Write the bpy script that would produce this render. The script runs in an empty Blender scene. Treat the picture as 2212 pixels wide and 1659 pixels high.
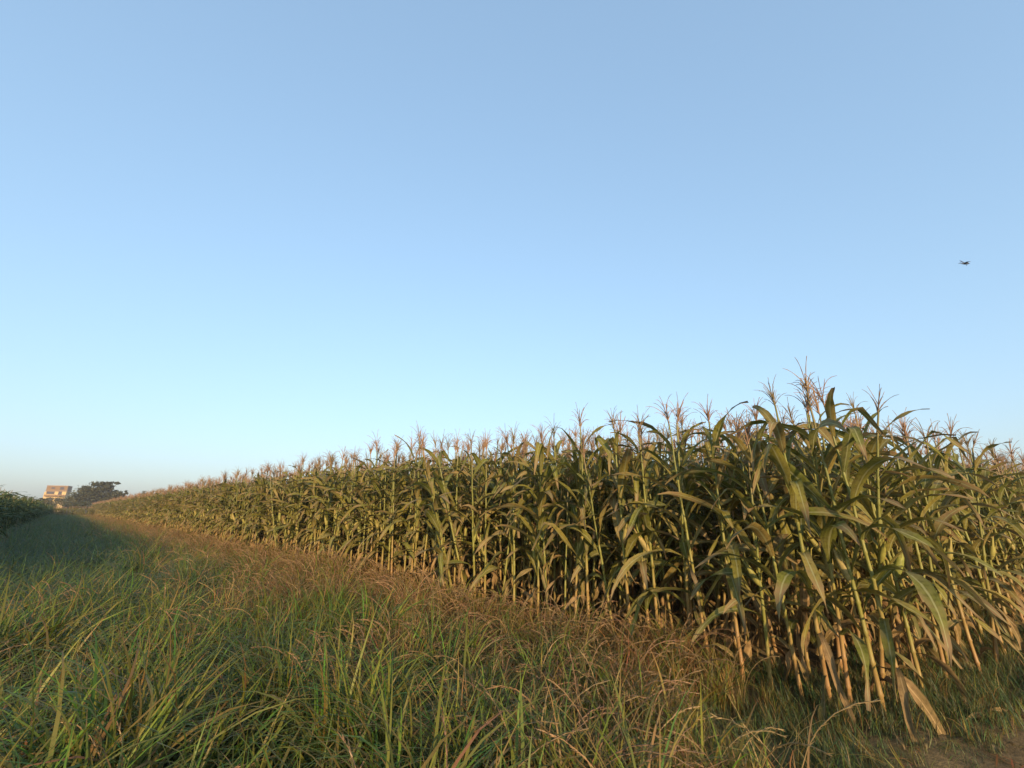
import bpy, math, random
import numpy as np
from mathutils import Vector, Matrix, Euler

R = math.radians
random.seed(7)
rng = np.random.default_rng(7)
scene = bpy.context.scene
COL = scene.collection

# ------------------------------------------------------------------ camera
FPX, PITCH, CAMH = 440.0, R(15.9), 1.6
cam_d = bpy.data.cameras.new('camera')
cam_d.sensor_width = 36.0
cam_d.lens = 36.0 * FPX / 1024.0
cam_d.clip_start = 0.05
cam_d.clip_end = 6000
cam = bpy.data.objects.new('camera', cam_d)
COL.objects.link(cam)
cam.location = (0, 0, CAMH)
cam.rotation_euler = (R(90) + PITCH, 0, 0)
scene.camera = cam

# ------------------------------------------------------------------ sky, sun, exposure
SUN_AZ, SUN_EL = R(12.0), R(11.5)          # sun stands behind the camera, a little to the right
to_sun = Vector((math.sin(SUN_AZ) * math.cos(SUN_EL), -math.cos(SUN_AZ) * math.cos(SUN_EL), math.sin(SUN_EL)))
world = bpy.data.worlds.new('World')
scene.world = world
world.use_nodes = True
nt = world.node_tree
nt.nodes.clear()
sky = nt.nodes.new('ShaderNodeTexSky')
sky.sky_type = 'NISHITA'
sky.sun_disc = False
sky.sun_elevation = SUN_EL
sky.sun_rotation = math.pi - SUN_AZ
sky.air_density = 1.2
sky.dust_density = 2.0
sky.ozone_density = 5.5
bg = nt.nodes.new('ShaderNodeBackground')
bg.inputs[1].default_value = 0.15
wo = nt.nodes.new('ShaderNodeOutputWorld')
gam = nt.nodes.new('ShaderNodeGamma')          # hazy evening air: an even, compressed sky all round
gam.inputs[1].default_value = 0.49
gain = nt.nodes.new('ShaderNodeVectorMath'); gain.operation = 'SCALE'
gain.inputs[3].default_value = 2.75
nt.links.new(sky.outputs[0], gam.inputs[0])
nt.links.new(gam.outputs[0], gain.inputs[0])
nt.links.new(gain.outputs[0], bg.inputs[0])
nt.links.new(bg.outputs[0], wo.inputs[0])

sun_d = bpy.data.lights.new('sun', 'SUN')
sun_d.energy = 5.0
sun_d.angle = R(1.0)
sun_d.color = (1.0, 0.71, 0.42)
sun = bpy.data.objects.new('sun', sun_d)
COL.objects.link(sun)
sun.location = to_sun * 60
sun.rotation_euler = (-to_sun).to_track_quat('-Z', 'Y').to_euler()

scene.view_settings.view_transform = 'Standard'
scene.view_settings.look = 'None'
scene.view_settings.gamma = 1.0
scene.view_settings.use_curve_mapping = False
scene.view_settings.exposure = 0.55
scene.render.engine = 'CYCLES'
scene.cycles.max_bounces = 6
scene.cycles.transparent_max_bounces = 4

# ------------------------------------------------------------------ helpers
def px(u, v, z=0.0):
    """pixel of the 2212-wide picture -> point on the level z"""
    dx = u * 1024 / 2212 - 512
    dy = v * 1024 / 2212 - 384
    f = FPX * math.cos(PITCH) + dy * math.sin(PITCH)
    up = FPX * math.sin(PITCH) - dy * math.cos(PITCH)
    t = (z - CAMH) / up
    return Vector((dx * t, f * t, z))

def at(u, v, fwd):
    """pixel -> point at the given distance ahead"""
    dx = u * 1024 / 2212 - 512
    dy = v * 1024 / 2212 - 384
    f = FPX * math.cos(PITCH) + dy * math.sin(PITCH)
    up = FPX * math.sin(PITCH) - dy * math.cos(PITCH)
    t = fwd / f
    return Vector((dx * t, fwd, CAMH + up * t))

class MD:
    """mesh data: vertices, faces, one vector attribute and one material index per face"""
    def __init__(self):
        self.v, self.f, self.a, self.m = [], [], [], []
    def add(self, vs, fs, attr=None, mat=0):
        o = len(self.v)
        self.v += [tuple(p) for p in vs]
        self.f += [tuple(i + o for i in f) for f in fs]
        self.a += [tuple(x) for x in attr] if attr is not None else [(0.5, 0.5, 0.5)] * len(vs)
        self.m += [mat] * len(fs)
        return self
    def merge(self, other, M, mat=None, rnd=None):
        a = other.a if rnd is None else [(x[0], x[1], rnd) for x in other.a]
        vs = np.array(other.v)
        Mn = np.array(M)
        vs = vs @ Mn[:3, :3].T + Mn[:3, 3]
        o = len(self.v)
        self.v += [tuple(p) for p in vs]
        self.f += [tuple(i + o for i in f) for f in other.f]
        self.a += a
        self.m += (other.m if mat is None else [mat] * len(other.f))
        return self
    def mesh(self, name, mats, smooth=True):
        me = bpy.data.meshes.new(name)
        me.from_pydata(self.v, [], self.f)
        at_ = me.attributes.new('luv', 'FLOAT_VECTOR', 'POINT')
        at_.data.foreach_set('vector', np.array(self.a, dtype=np.float32).ravel())
        for m in mats:
            me.materials.append(m)
        me.polygons.foreach_set('material_index', self.m)
        me.polygons.foreach_set('use_smooth', [smooth] * len(self.f))
        me.update()
        return me

def obj(name, data, parent=None, loc=None, rot=None, scale=None):
    o = bpy.data.objects.new(name, data)
    COL.objects.link(o)
    if parent: o.parent = parent
    if loc is not None: o.location = loc
    if rot is not None: o.rotation_euler = rot
    if scale is not None: o.scale = scale
    return o

def tag(o, label=None, cat=None, group=None, kind=None):
    if label: o['label'] = label
    if cat: o['category'] = cat
    if group: o['group'] = group
    if kind: o['kind'] = kind
    return o

def tube(md, pts, rad, sides=5, mat=0, attr=None, cap=False):
    pts = [Vector(p) for p in pts]
    n = len(pts)
    vs, fs, at_ = [], [], []
    for i, p in enumerate(pts):
        t = (pts[min(i + 1, n - 1)] - pts[max(i - 1, 0)]).normalized()
        ref = Vector((0, 0, 1)) if abs(t.z) < 0.9 else Vector((1, 0, 0))
        a = t.cross(ref).normalized()
        b = t.cross(a).normalized()
        for k in range(sides):
            w = 2 * math.pi * k / sides
            vs.append(p + (a * math.cos(w) + b * math.sin(w)) * rad[i])
            at_.append((k / sides, i / (n - 1), attr if attr is not None else 0.5))
    for i in range(n - 1):
        for k in range(sides):
            k2 = (k + 1) % sides
            fs.append((i * sides + k, i * sides + k2, (i + 1) * sides + k2, (i + 1) * sides + k))
    if cap:
        fs.append(tuple((n - 1) * sides + k for k in range(sides)))
    md.add(vs, fs, at_, mat)

def box(md, c, s, mat=0, rz=0.0):
    cx, cy, cz = c
    vs = []
    for z in (-1, 1):
        for x, y in ((-1, -1), (1, -1), (1, 1), (-1, 1)):
            p = Matrix.Rotation(rz, 3, 'Z') @ Vector((x * s[0] / 2, y * s[1] / 2, 0))
            vs.append((cx + p.x, cy + p.y, cz + z * s[2] / 2))
    md.add(vs, [(3, 2, 1, 0), (4, 5, 6, 7), (0, 1, 5, 4), (1, 2, 6, 5), (2, 3, 7, 6), (3, 0, 4, 7)], None, mat)

# ------------------------------------------------------------------ materials
def newmat(name):
    m = bpy.data.materials.new(name)
    m.use_nodes = True
    m.node_tree.nodes.clear()
    return m, m.node_tree.nodes, m.node_tree.links

def math_node(N, L, op, a, b=None):
    n = N.new('ShaderNodeMath'); n.operation = op
    for i, x in enumerate((a, b)):
        if x is None: continue
        if isinstance(x, (int, float)): n.inputs[i].default_value = x
        else: L.new(x, n.inputs[i])
    return n.outputs[0]

def mix_col(N, L, fac, a, b, mode='MIX'):
    n = N.new('ShaderNodeMix'); n.data_type = 'RGBA'; n.blend_type = mode
    for i, x in ((0, fac), (6, a), (7, b)):
        if isinstance(x, (int, float)): n.inputs[i].default_value = x
        elif isinstance(x, tuple): n.inputs[i].default_value = (*x, 1) if len(x) == 3 else x
        else: L.new(x, n.inputs[i])
    return n.outputs[2]

def ramp(N, L, fac, stops, interp='LINEAR'):
    r = N.new('ShaderNodeValToRGB')
    r.color_ramp.interpolation = interp
    els = r.color_ramp.elements
    while len(els) > 1: els.remove(els[-1])
    els[0].position = stops[0][0]; els[0].color = (*stops[0][1], 1)
    for p, c in stops[1:]:
        e = els.new(p); e.color = (*c, 1)
    L.new(fac, r.inputs[0])
    return r.outputs[0]

def foliage_out(N, L, col, trans=0.25, rough=0.55, spec=0.3, tcol=None, bump=None):
    p = N.new('ShaderNodeBsdfPrincipled')
    L.new(col, p.inputs['Base Color'])
    p.inputs['Roughness'].default_value = rough
    p.inputs['Specular IOR Level'].default_value = spec
    if bump is not None: L.new(bump, p.inputs['Normal'])
    t = N.new('ShaderNodeBsdfTranslucent')
    L.new(tcol if tcol is not None else col, t.inputs[0])
    mx = N.new('ShaderNodeMixShader'); mx.inputs[0].default_value = trans
    L.new(p.outputs[0], mx.inputs[1]); L.new(t.outputs[0], mx.inputs[2])
    o = N.new('ShaderNodeOutputMaterial')
    L.new(mx.outputs[0], o.inputs[0])

def leaf_material(name, stops, rib, trans=0.28, rough=0.5, dust=(0.21, 0.17, 0.09), edge=None):
    m, N, L = newmat(name)
    a = N.new('ShaderNodeAttribute'); a.attribute_name = 'luv'
    sep = N.new('ShaderNodeSeparateXYZ'); L.new(a.outputs['Vector'], sep.inputs[0])
    oi = N.new('ShaderNodeObjectInfo')
    r = math_node(N, L, 'FRACT', math_node(N, L, 'ADD', sep.outputs[2], oi.outputs['Random']))
    c = ramp(N, L, r, stops)
    # fine veins along the blade
    mp = N.new('ShaderNodeMapping'); mp.inputs['Scale'].default_value = (26, 1.4, 9)
    L.new(a.outputs['Vector'], mp.inputs[0])
    nz = N.new('ShaderNodeTexNoise'); nz.inputs['Scale'].default_value = 1.0; nz.inputs['Detail'].default_value = 3
    L.new(mp.outputs[0], nz.inputs[0])
    c = mix_col(N, L, 0.55, c, ramp(N, L, nz.outputs[0], [(0.3, (0.55, 0.55, 0.55)), (0.7, (1.4, 1.4, 1.4))]), 'MULTIPLY')
    tc = N.new('ShaderNodeTexCoord')
    n2 = N.new('ShaderNodeTexNoise'); n2.inputs['Scale'].default_value = 6.0; n2.inputs['Detail'].default_value = 4
    L.new(tc.outputs['Object'], n2.inputs[0])
    c = mix_col(N, L, ramp(N, L, n2.outputs[0], [(0.45, (0, 0, 0)), (0.75, (0.6, 0.6, 0.6))]), c, dust)
    n3 = N.new('ShaderNodeTexNoise'); n3.inputs['Scale'].default_value = 38.0; n3.inputs['Detail'].default_value = 3
    L.new(tc.outputs['Object'], n3.inputs[0])
    c = mix_col(N, L, 0.5, c, ramp(N, L, n3.outputs[0], [(0.32, (0.45, 0.40, 0.35)), (0.48, (1, 1, 1)), (0.75, (1.3, 1.28, 1.2))]), 'MULTIPLY')
    if edge is not None:      # dried tips and margins
        tip = math_node(N, L, 'ADD', sep.outputs[1], math_node(N, L, 'MULTIPLY', math_node(N, L, 'SUBTRACT', n2.outputs[0], 0.5), 0.9))
        c = mix_col(N, L, ramp(N, L, tip, [(0.62, (0, 0, 0)), (0.92, (1, 1, 1))]), c, edge)
    d = math_node(N, L, 'ABSOLUTE', math_node(N, L, 'SUBTRACT', sep.outputs[0], 0.5))
    c = mix_col(N, L, ramp(N, L, d, [(0.03, (0.75, 0.75, 0.75)), (0.085, (0, 0, 0))]), c, rib)
    foliage_out(N, L, c, trans, max(rough, .6), 0.18)
    return m

M_LEAF = leaf_material('corn_leaf_green', [(0.0, (0.112, 0.126, 0.024)), (0.3, (0.160, 0.160, 0.030)), (0.55, (0.205, 0.182, 0.036)), (0.78, (0.240, 0.185, 0.050)), (0.86, (0.225, 0.162, 0.055)), (1.0, (0.105, 0.134, 0.030))],
                       (0.30, 0.30, 0.14), edge=(0.22, 0.15, 0.07))
M_DRY = leaf_material('corn_leaf_dry', [(0.0, (0.20, 0.14, 0.055)), (0.3, (0.28, 0.18, 0.075)), (0.55, (0.14, 0.12, 0.038)), (0.8, (0.115, 0.11, 0.035)), (1.0, (0.22, 0.125, 0.055))],
                      (0.40, 0.28, 0.13), trans=0.22, rough=0.7, dust=(0.30, 0.19, 0.10))
M_CROP = leaf_material('dark_crop_leaf', [(0.0, (0.060, 0.095, 0.036)), (0.5, (0.075, 0.110, 0.040)), (1.0, (0.090, 0.110, 0.036))], (0.12, 0.15, 0.07), dust=(0.09, 0.10, 0.05))

def stalk_material():
    m, N, L = newmat('corn_stalk')
    tc = N.new('ShaderNodeTexCoord')
    sep = N.new('ShaderNodeSeparateXYZ'); L.new(tc.outputs['Object'], sep.inputs[0])
    oi = N.new('ShaderNodeObjectInfo')
    nz = N.new('ShaderNodeTexNoise'); nz.inputs['Scale'].default_value = 9; nz.inputs['Detail'].default_value = 4
    mp = N.new('ShaderNodeMapping'); mp.inputs['Scale'].default_value = (6, 6, 0.5)
    L.new(tc.outputs['Object'], mp.inputs[0]); L.new(mp.outputs[0], nz.inputs[0])
    h = math_node(N, L, 'ADD', sep.outputs[2], math_node(N, L, 'MULTIPLY', math_node(N, L, 'SUBTRACT', nz.outputs[0], 0.5), 1.1))
    h = math_node(N, L, 'ADD', h, math_node(N, L, 'MULTIPLY', math_node(N, L, 'SUBTRACT', oi.outputs['Random'], 0.5), 0.7))
    h = math_node(N, L, 'DIVIDE', h, 2.5)
    c = ramp(N, L, h, [(0.0, (0.30, 0.175, 0.065)), (0.18, (0.28, 0.195, 0.060)), (0.36, (0.215, 0.205, 0.045)), (0.8, (0.165, 0.175, 0.045)), (1.0, (0.22, 0.17, 0.08))])
    c = mix_col(N, L, 0.6, c, ramp(N, L, nz.outputs[0], [(0.3, (0.6, 0.6, 0.6)), (0.7, (1.25, 1.25, 1.25))]), 'MULTIPLY')
    foliage_out(N, L, c, 0.06, 0.5, 0.35)
    return m
M_STALK = stalk_material()

def simple_mat(name, stops, trans=0.15, rough=0.7, nscale=14, spec=0.2, amount=0.6):
    m, N, L = newmat(name)
    oi = N.new('ShaderNodeObjectInfo')
    a = N.new('ShaderNodeAttribute'); a.attribute_name = 'luv'
    sep = N.new('ShaderNodeSeparateXYZ'); L.new(a.outputs['Vector'], sep.inputs[0])
    r = math_node(N, L, 'FRACT', math_node(N, L, 'ADD', sep.outputs[2], oi.outputs['Random']))
    c = ramp(N, L, r, stops)
    tc = N.new('ShaderNodeTexCoord')
    nz = N.new('ShaderNodeTexNoise'); nz.inputs['Scale'].default_value = nscale; nz.inputs['Detail'].default_value = 4
    L.new(tc.outputs['Object'], nz.inputs[0])
    c = mix_col(N, L, amount, c, ramp(N, L, nz.outputs[0], [(0.3, (0.5, 0.5, 0.5)), (0.7, (1.4, 1.4, 1.4))]), 'MULTIPLY')
    foliage_out(N, L, c, trans, rough, spec)
    return m
M_TASSEL = simple_mat('corn_tassel', [(0.0, (0.34, 0.215, 0.135)), (0.4, (0.42, 0.27, 0.165)), (0.7, (0.27, 0.21, 0.10)), (1.0, (0.33, 0.19, 0.12))], 0.2)
M_HUSK = simple_mat('corn_husk', [(0.0, (0.22, 0.24, 0.05)), (0.5, (0.34, 0.26, 0.09)), (1.0, (0.27, 0.26, 0.06))], 0.1, 0.55, 20)
M_SILK = simple_mat('corn_silk', [(0.0, (0.13, 0.06, 0.03)), (1.0, (0.2, 0.09, 0.04))], 0.1)
CORN_MATS = [M_LEAF, M_DRY, M_STALK, M_TASSEL, M_HUSK, M_SILK]

# grass: the colour of each blade is kept with the blade
def grass_material():
    m, N, L = newmat('grass_blade')
    a = N.new('ShaderNodeAttribute'); a.attribute_name = 'luv'
    oi = N.new('ShaderNodeObjectInfo')
    hs = N.new('ShaderNodeHueSaturation')
    L.new(a.outputs['Vector'], hs.inputs['Color'])
    L.new(math_node(N, L, 'ADD', 0.475, math_node(N, L, 'MULTIPLY', oi.outputs['Random'], 0.035)), hs.inputs['Hue'])
    r2 = math_node(N, L, 'FRACT', math_node(N, L, 'MULTIPLY', oi.outputs['Random'], 17.31))
    L.new(math_node(N, L, 'ADD', 0.7, math_node(N, L, 'MULTIPLY', r2, 0.6)), hs.inputs['Value'])
    foliage_out(N, L, hs.outputs[0], 0.25, 0.5, 0.3)
    return m
M_GRASS = grass_material()

def soil_material():
    m, N, L = newmat('soil')
    tc = N.new('ShaderNodeTexCoord')
    n1 = N.new('ShaderNodeTexNoise'); n1.inputs['Scale'].default_value = 1.3; n1.inputs['Detail'].default_value = 8
    n2 = N.new('ShaderNodeTexNoise'); n2.inputs['Scale'].default_value = 22; n2.inputs['Detail'].default_value = 8
    n2.inputs['Roughness'].default_value = 0.7
    L.new(tc.outputs['Object'], n1.inputs[0]); L.new(tc.outputs['Object'], n2.inputs[0])
    c = ramp(N, L, n1.outputs[0], [(0.3, (0.10, 0.075, 0.040)), (0.55, (0.165, 0.122, 0.065)), (0.75, (0.13, 0.110, 0.050))])
    c = mix_col(N, L, 0.8, c, ramp(N, L, n2.outputs[0], [(0.3, (0.45, 0.45, 0.45)), (0.72, (1.5, 1.45, 1.35))]), 'MULTIPLY')
    b = N.new('ShaderNodeBump'); b.inputs['Strength'].default_value = 0.9; b.inputs['Distance'].default_value = 0.03
    L.new(n2.outputs[0], b.inputs['Height'])
    p = N.new('ShaderNodeBsdfPrincipled')
    L.new(c, p.inputs['Base Color']); L.new(b.outputs[0], p.inputs['Normal'])
    p.inputs['Roughness'].default_value = 0.95
    p.inputs['Specular IOR Level'].default_value = 0.1
    o = N.new('ShaderNodeOutputMaterial'); L.new(p.outputs[0], o.inputs[0])
    return m
M_SOIL = soil_material()

# ------------------------------------------------------------------ ground
def lump(x, y):
    return (0.035 * math.sin(1.3 * x + 0.7 * y) + 0.025 * math.sin(2.9 * x - 2.1 * y + 1)
            + 0.012 * math.sin(7.1 * x + 5.3 * y) + 0.010 * math.sin(11.0 * x - 8.7 * y + 2))

def build_ground():
    xs = sorted(set([-3000, -800, -300, -120, -60, -30] + list(np.arange(-15, 15.01, 0.12)) + [30, 60, 120, 300, 800, 3000]))
    ys = sorted(set([-3000, -800, -200, -60, -20] + list(np.arange(-6, 18.01, 0.12)) + [30, 60, 120, 300, 800, 3000]))
    X, Y = np.meshgrid(np.array(xs), np.array(ys))
    fade = np.clip((16 - np.abs(X)) / 4, 0, 1) * np.clip((19 - Y) / 4, 0, 1) * np.clip((Y + 7) / 4, 0, 1)
    Z = (0.035 * np.sin(1.3 * X + 0.7 * Y) + 0.025 * np.sin(2.9 * X - 2.1 * Y + 1) + 0.012 * np.sin(7.1 * X + 5.3 * Y)
         + 0.010 * np.sin(11.0 * X - 8.7 * Y + 2) + rng.normal(0, 0.006, X.shape)) * fade
    nx, ny = len(xs), len(ys)
    V = np.stack([X.ravel(), Y.ravel(), Z.ravel()], 1)
    idx = np.arange(nx * ny).reshape(ny, nx)
    F = np.stack([idx[:-1, :-1].ravel(), idx[:-1, 1:].ravel(), idx[1:, 1:].ravel(), idx[1:, :-1].ravel()], 1)
    me = bpy.data.meshes.new('ground')
    me.from_pydata(V.tolist(), [], F.tolist())
    me.polygons.foreach_set('use_smooth', [True] * len(F))
    me.materials.append(M_SOIL)
    tag(obj('ground', me), 'bare brown soil and earth under the grass and corn', 'ground', kind='structure')
build_ground()

# ------------------------------------------------------------------ corn pieces
def make_leaf(L, W, a0, a1, p=1.0, kink=None, twist=0.0, wave=0.012, seed=0, n=10, fold=0.4, side=0.0):
    r = random.Random(seed)
    md = MD()
    W *= 1.14; L *= 1.06
    pos = Vector((0.008, 0, 0))
    vs, at_ = [], []
    ph = r.uniform(0, 6)
    k1, k2 = r.uniform(9, 15), r.uniform(9, 15)
    rnd = r.random()
    for i in range(n + 1):
        t = i / n
        ang = a0 + (a1 - a0) * (t ** p)
        if kink is not None and t > kink[0]:
            ang = ang + kink[1] * min(1, (t - kink[0]) / 0.12)
        sd = side * t * t
        tan = Vector((math.sin(ang) * math.cos(sd), math.sin(ang) * math.sin(sd), math.cos(ang))).normalized()
        nrm = Vector((-math.cos(ang), 0, math.sin(ang)))
        if nrm.length < 1e-4: nrm = Vector((-1, 0, 0))
        s = tan.cross(nrm).normalized()
        nrm = s.cross(tan).normalized()
        tw = twist * t
        s2 = s * math.cos(tw) + nrm * math.sin(tw)
        n2 = nrm * math.cos(tw) - s * math.sin(tw)
        sm = min(1, t / 0.28); sm = sm * sm * (3 - 2 * sm)
        w = W * (0.34 + 0.66 * sm) * max(0.02, (1 - t ** 3.0)) ** 0.9 * (1 + .06 * math.sin(k1 * 1.7 * t + ph))
        fl = fold * (1 - 0.7 * t)
        wv1 = wave * math.sin(k1 * t + ph) * min(1, t * 4)
        wv2 = wave * math.sin(k2 * t + ph + 1.9) * min(1, t * 4)
        for j, sg in enumerate((-1, 0, 1)):
            q = pos + s2 * (sg * w / 2 * r.uniform(.80, 1.10))
            if sg: q = q + n2 * (fl * w / 2 + (wv1 if sg < 0 else wv2))
            vs.append(q); at_.append((0.5 + 0.5 * sg, t, rnd))
        pos = pos + tan * (L / n)
    fs = []
    for i in range(n):
        for j in range(2):
            b = i * 3 + j
            fs.append((b, b + 1, b + 4, b + 3))
    md.add(vs, fs, at_)
    return md

random.seed(11)
LEAF = {'up': [], 'arch': [], 'droop': [], 'kink': [], 'dry': [], 'top': [], 'hang': []}
for i in range(20):
    LEAF['arch'].append(make_leaf(random.uniform(.72, .95), random.uniform(.070, .098), R(random.uniform(22, 38)), R(random.uniform(105, 150)), random.uniform(.8, 1.3), None, random.uniform(-.8, .8), random.uniform(.008, .016), i, side=random.uniform(-.5, .5)))
    LEAF['up'].append(make_leaf(random.uniform(.60, .85), random.uniform(.062, .090), R(random.uniform(14, 30)), R(random.uniform(70, 135)), random.uniform(1.2, 2.4), None, random.uniform(-1.3, 1.3), random.uniform(.008, .018), 50 + i, side=random.uniform(-.5, .5)))
for i in range(14):
    LEAF['droop'].append(make_leaf(random.uniform(.65, .9), random.uniform(.060, .085), R(random.uniform(35, 60)), R(random.uniform(155, 178)), random.uniform(.45, .8), None, random.uniform(-1.6, 1.6), random.uniform(.01, .02), 100 + i, side=random.uniform(-.6, .6)))
    LEAF['kink'].append(make_leaf(random.uniform(.65, .85), random.uniform(.065, .09), R(random.uniform(18, 35)), R(random.uniform(40, 75)), 1.0, (random.uniform(.35, .6), R(random.uniform(80, 115))), random.uniform(-.8, .8), random.uniform(.006, .014), 150 + i, n=12))
    LEAF['dry'].append(make_leaf(random.uniform(.5, .8), random.uniform(.035, .06), R(random.uniform(50, 100)), R(random.uniform(165, 185)), random.uniform(.3, .6), None, random.uniform(-3, 3), random.uniform(.012, .024), 200 + i, fold=.9, side=random.uniform(-.8, .8)))
    LEAF['hang'].append(make_leaf(random.uniform(.5, .8), random.uniform(.040, .062), R(random.uniform(70, 125)), R(random.uniform(168, 186)), random.uniform(.3, .6), None, random.uniform(-3.5, 3.5), random.uniform(.014, .028), 280 + i, fold=.7, side=random.uniform(-1, 1)))
    LEAF['top'].append(make_leaf(random.uniform(.38, .55), random.uniform(.045, .065), R(random.uniform(15, 30)), R(random.uniform(75, 150)), random.uniform(1, 2), None, random.uniform(-1, 1), random.uniform(.006, .012), 250 + i, side=random.uniform(-.5, .5)))

def make_stalk(seed):
    r = random.Random(seed)
    md = MD()
    H = 2.42
    pts, rad = [], []
    bx, by = r.uniform(-.05, .05), r.uniform(-.05, .05)
    n = 12
    for i in range(n + 1):
        z = -0.05 + (H + .05) * i / n
        t = i / n
        base = 0.0205 * (1 - t) + 0.0080 * t
        c = (bx * t * t + r.uniform(-.005, .005), by * t * t + r.uniform(-.005, .005))
        if i > 0:
            pts.append((c[0], c[1], z - 0.012)); rad.append(base * 0.95)
        pts.append((c[0], c[1], z)); rad.append(base * 1.28)
        if i < n:
            pts.append((c[0], c[1], z + 0.02)); rad.append(base * 1.0)
    tube(md, pts, rad, 6, 0, r.random())
    return md, (bx, by)
STALK = [make_stalk(300 + i) for i in range(8)]

def make_tassel(seed):
    r = random.Random(seed)
    md = MD()
    L = r.uniform(.30, .42)
    def spike(base, ang, az, length, droop, r0, segs):
        pts, rad = [], []
        p = Vector(base); a = ang
        for i in range(segs + 1):
            pts.append(p.copy())
            t = i / segs
            rad.append(r0 * (1.25 if i % 2 else 0.8) * (1 - 0.55 * t))
            a2 = ang + droop * t * t
            p = p + Vector((math.sin(a2) * math.cos(az), math.sin(a2) * math.sin(az), math.cos(a2))) * (length / segs)
        tube(md, pts, rad, 3, 0, seed % 97 / 97)
    spike((0, 0, 0), r.uniform(0, .12), r.uniform(0, 6.28), L, r.uniform(0, .7), .0058, 7)
    nb = r.randint(9, 19)
    for k in range(nb):
        h = r.uniform(.03, .45) * L * .75
        spike((0, 0, h), R(r.uniform(7, 34)), k * 2.4 + r.uniform(-.6, .6), r.uniform(.12, .30), R(r.uniform(0, 120)), .0044, 6)
    return md
TASSEL = [make_tassel(400 + i) for i in range(14)]

def make_ear(seed):
    r = random.Random(seed)
    md = MD()
    L = r.uniform(.24, .31); w = r.uniform(.027, .035)
    prof = [(0, .35), (.08, .7), (.22, .98), (.42, 1.0), (.62, .82), (.8, .5), (.93, .22), (1.0, .05)]
    bend = r.uniform(-.03, .03)
    tube(md, [(bend * t * t, 0, L * t) for t, _ in prof], [w * q for _, q in prof], 7, 0, r.random())
    for k in range(3):     # loose husk tips
        az = k * 2.1 + r.random()
        b = Vector((math.cos(az), math.sin(az), 0))
        s = Vector((-b.y, b.x, 0))
        p0 = b * w * .8 + Vector((0, 0, L * .6)); p1 = b * w * .9 + Vector((0, 0, L * .9)); p2 = b * w * 2.4 + Vector((0, 0, L * r.uniform(1.05, 1.25)))
        md.add([p0 - s * .014, p0 + s * .014, p1 - s * .01, p1 + s * .01, p2], [(0, 1, 3, 2), (2, 3, 4)], [(.5, .5, r.random())] * 5)
    sk = MD()
    for k in range(7):
        az = r.uniform(0, 6.28); o = r.uniform(.01, .04)
        tube(sk, [(bend, 0, L * .97), (bend + o * .5 * math.cos(az), o * .5 * math.sin(az), L + .03), (bend + o * 1.5 * math.cos(az), o * 1.5 * math.sin(az), L + .02 + r.uniform(-.03, .03))], [.003, .0025, .0015], 3, 0, r.random())
    return md, sk
EAR = [make_ear(500 + i) for i in range(6)]

LEAF_ME = {k: [md.mesh('corn_leaf', [M_DRY if k == 'dry' else M_LEAF]) for md in v] for k, v in LEAF.items()}
HALF_ME = [md.mesh('corn_leaf', [M_DRY]) for md in LEAF['hang']]
STALK_ME = [md.mesh('corn_stalk', [M_STALK]) for md, _ in STALK]
TASSEL_ME = [md.mesh('corn_tassel', [M_TASSEL]) for md in TASSEL]
EAR_ME = [(a.mesh('corn_ear', [M_HUSK]), b.mesh('corn_silk', [M_SILK])) for a, b in EAR]

def plan_plant(r, ears=True, dry=None, tassel=True, big=1.0):
    """list of pieces: (part, kind, variant, matrix)"""
    out = []
    si = r.randrange(8)
    bx, by = STALK[si][1]
    H = 2.42
    out.append(('stalk', 'stalk', si, Matrix.Identity(4)))
    def axis(z):
        t = z / H
        return Vector((bx * t * t, by * t * t, z))
    az0 = r.uniform(0, 6.28)
    nd = r.randint(2, 4) if dry is None else dry
    zs = np.linspace(0.22, 2.14 if big > 1 else 2.03, 14)
    for i, z in enumerate(zs):
        z = z + r.uniform(-.03, .03)
        az = az0 + math.pi * (i % 2) + r.uniform(-.45, .45)
        sc = r.uniform(.88, 1.12) * (big if i < 10 else max(.98, big * .86))
        if i < nd:
            if r.random() < .38 and dry is None: continue
            k = r.choice(['dry', 'dryd'])
        elif i < 6:
            k = r.choice(['droop', 'droop', 'arch', 'kink', 'dryd'])
        elif i < 10:
            k = r.choice(['arch', 'arch', 'kink', 'up' if i < 8 else 'arch', 'droop'] if big > 1 else ['arch', 'arch', 'arch', 'kink', 'up', 'droop'])
        elif i < 13:
            k = r.choice(['arch', 'arch', 'kink', 'kink'] if big > 1 else ['arch', 'arch', 'up', 'kink', 'kink'])
        else:
            k = 'top'
        lib = 'hang' if k == 'dryd' else k
        v = r.randrange(len(LEAF[lib]))
        M = Matrix.Translation(axis(z)) @ Matrix.Rotation(az, 4, 'Z') @ Matrix.Rotation(r.gauss(0, .16), 4, 'X') @ Matrix.Scale(sc, 4)
        out.append(('leaf', k, v, M))
    if tassel:
        M = Matrix.Translation(axis(H - .02)) @ Matrix.Rotation(r.uniform(0, 6.28), 4, 'Z') @ Matrix.Rotation(r.gauss(0, .16), 4, 'X') @ Matrix.Scale(r.uniform(.72, 1.2), 4)
        out.append(('tassel', 'tassel', r.randrange(14), M))
    if ears and r.random() < .72:
        z = r.uniform(.85, 1.2)
        M = Matrix.Translation(axis(z) + Vector((0, 0, 0))) @ Matrix.Rotation(r.uniform(0, 6.28), 4, 'Z') @ Matrix.Rotation(R(r.uniform(12, 32)), 4, 'Y') @ Matrix.Translation((.012, 0, 0)) @ Matrix.Scale(r.uniform(.9, 1.15), 4)
        out.append(('ear', 'ear', r.randrange(6), M))
    return out

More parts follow.
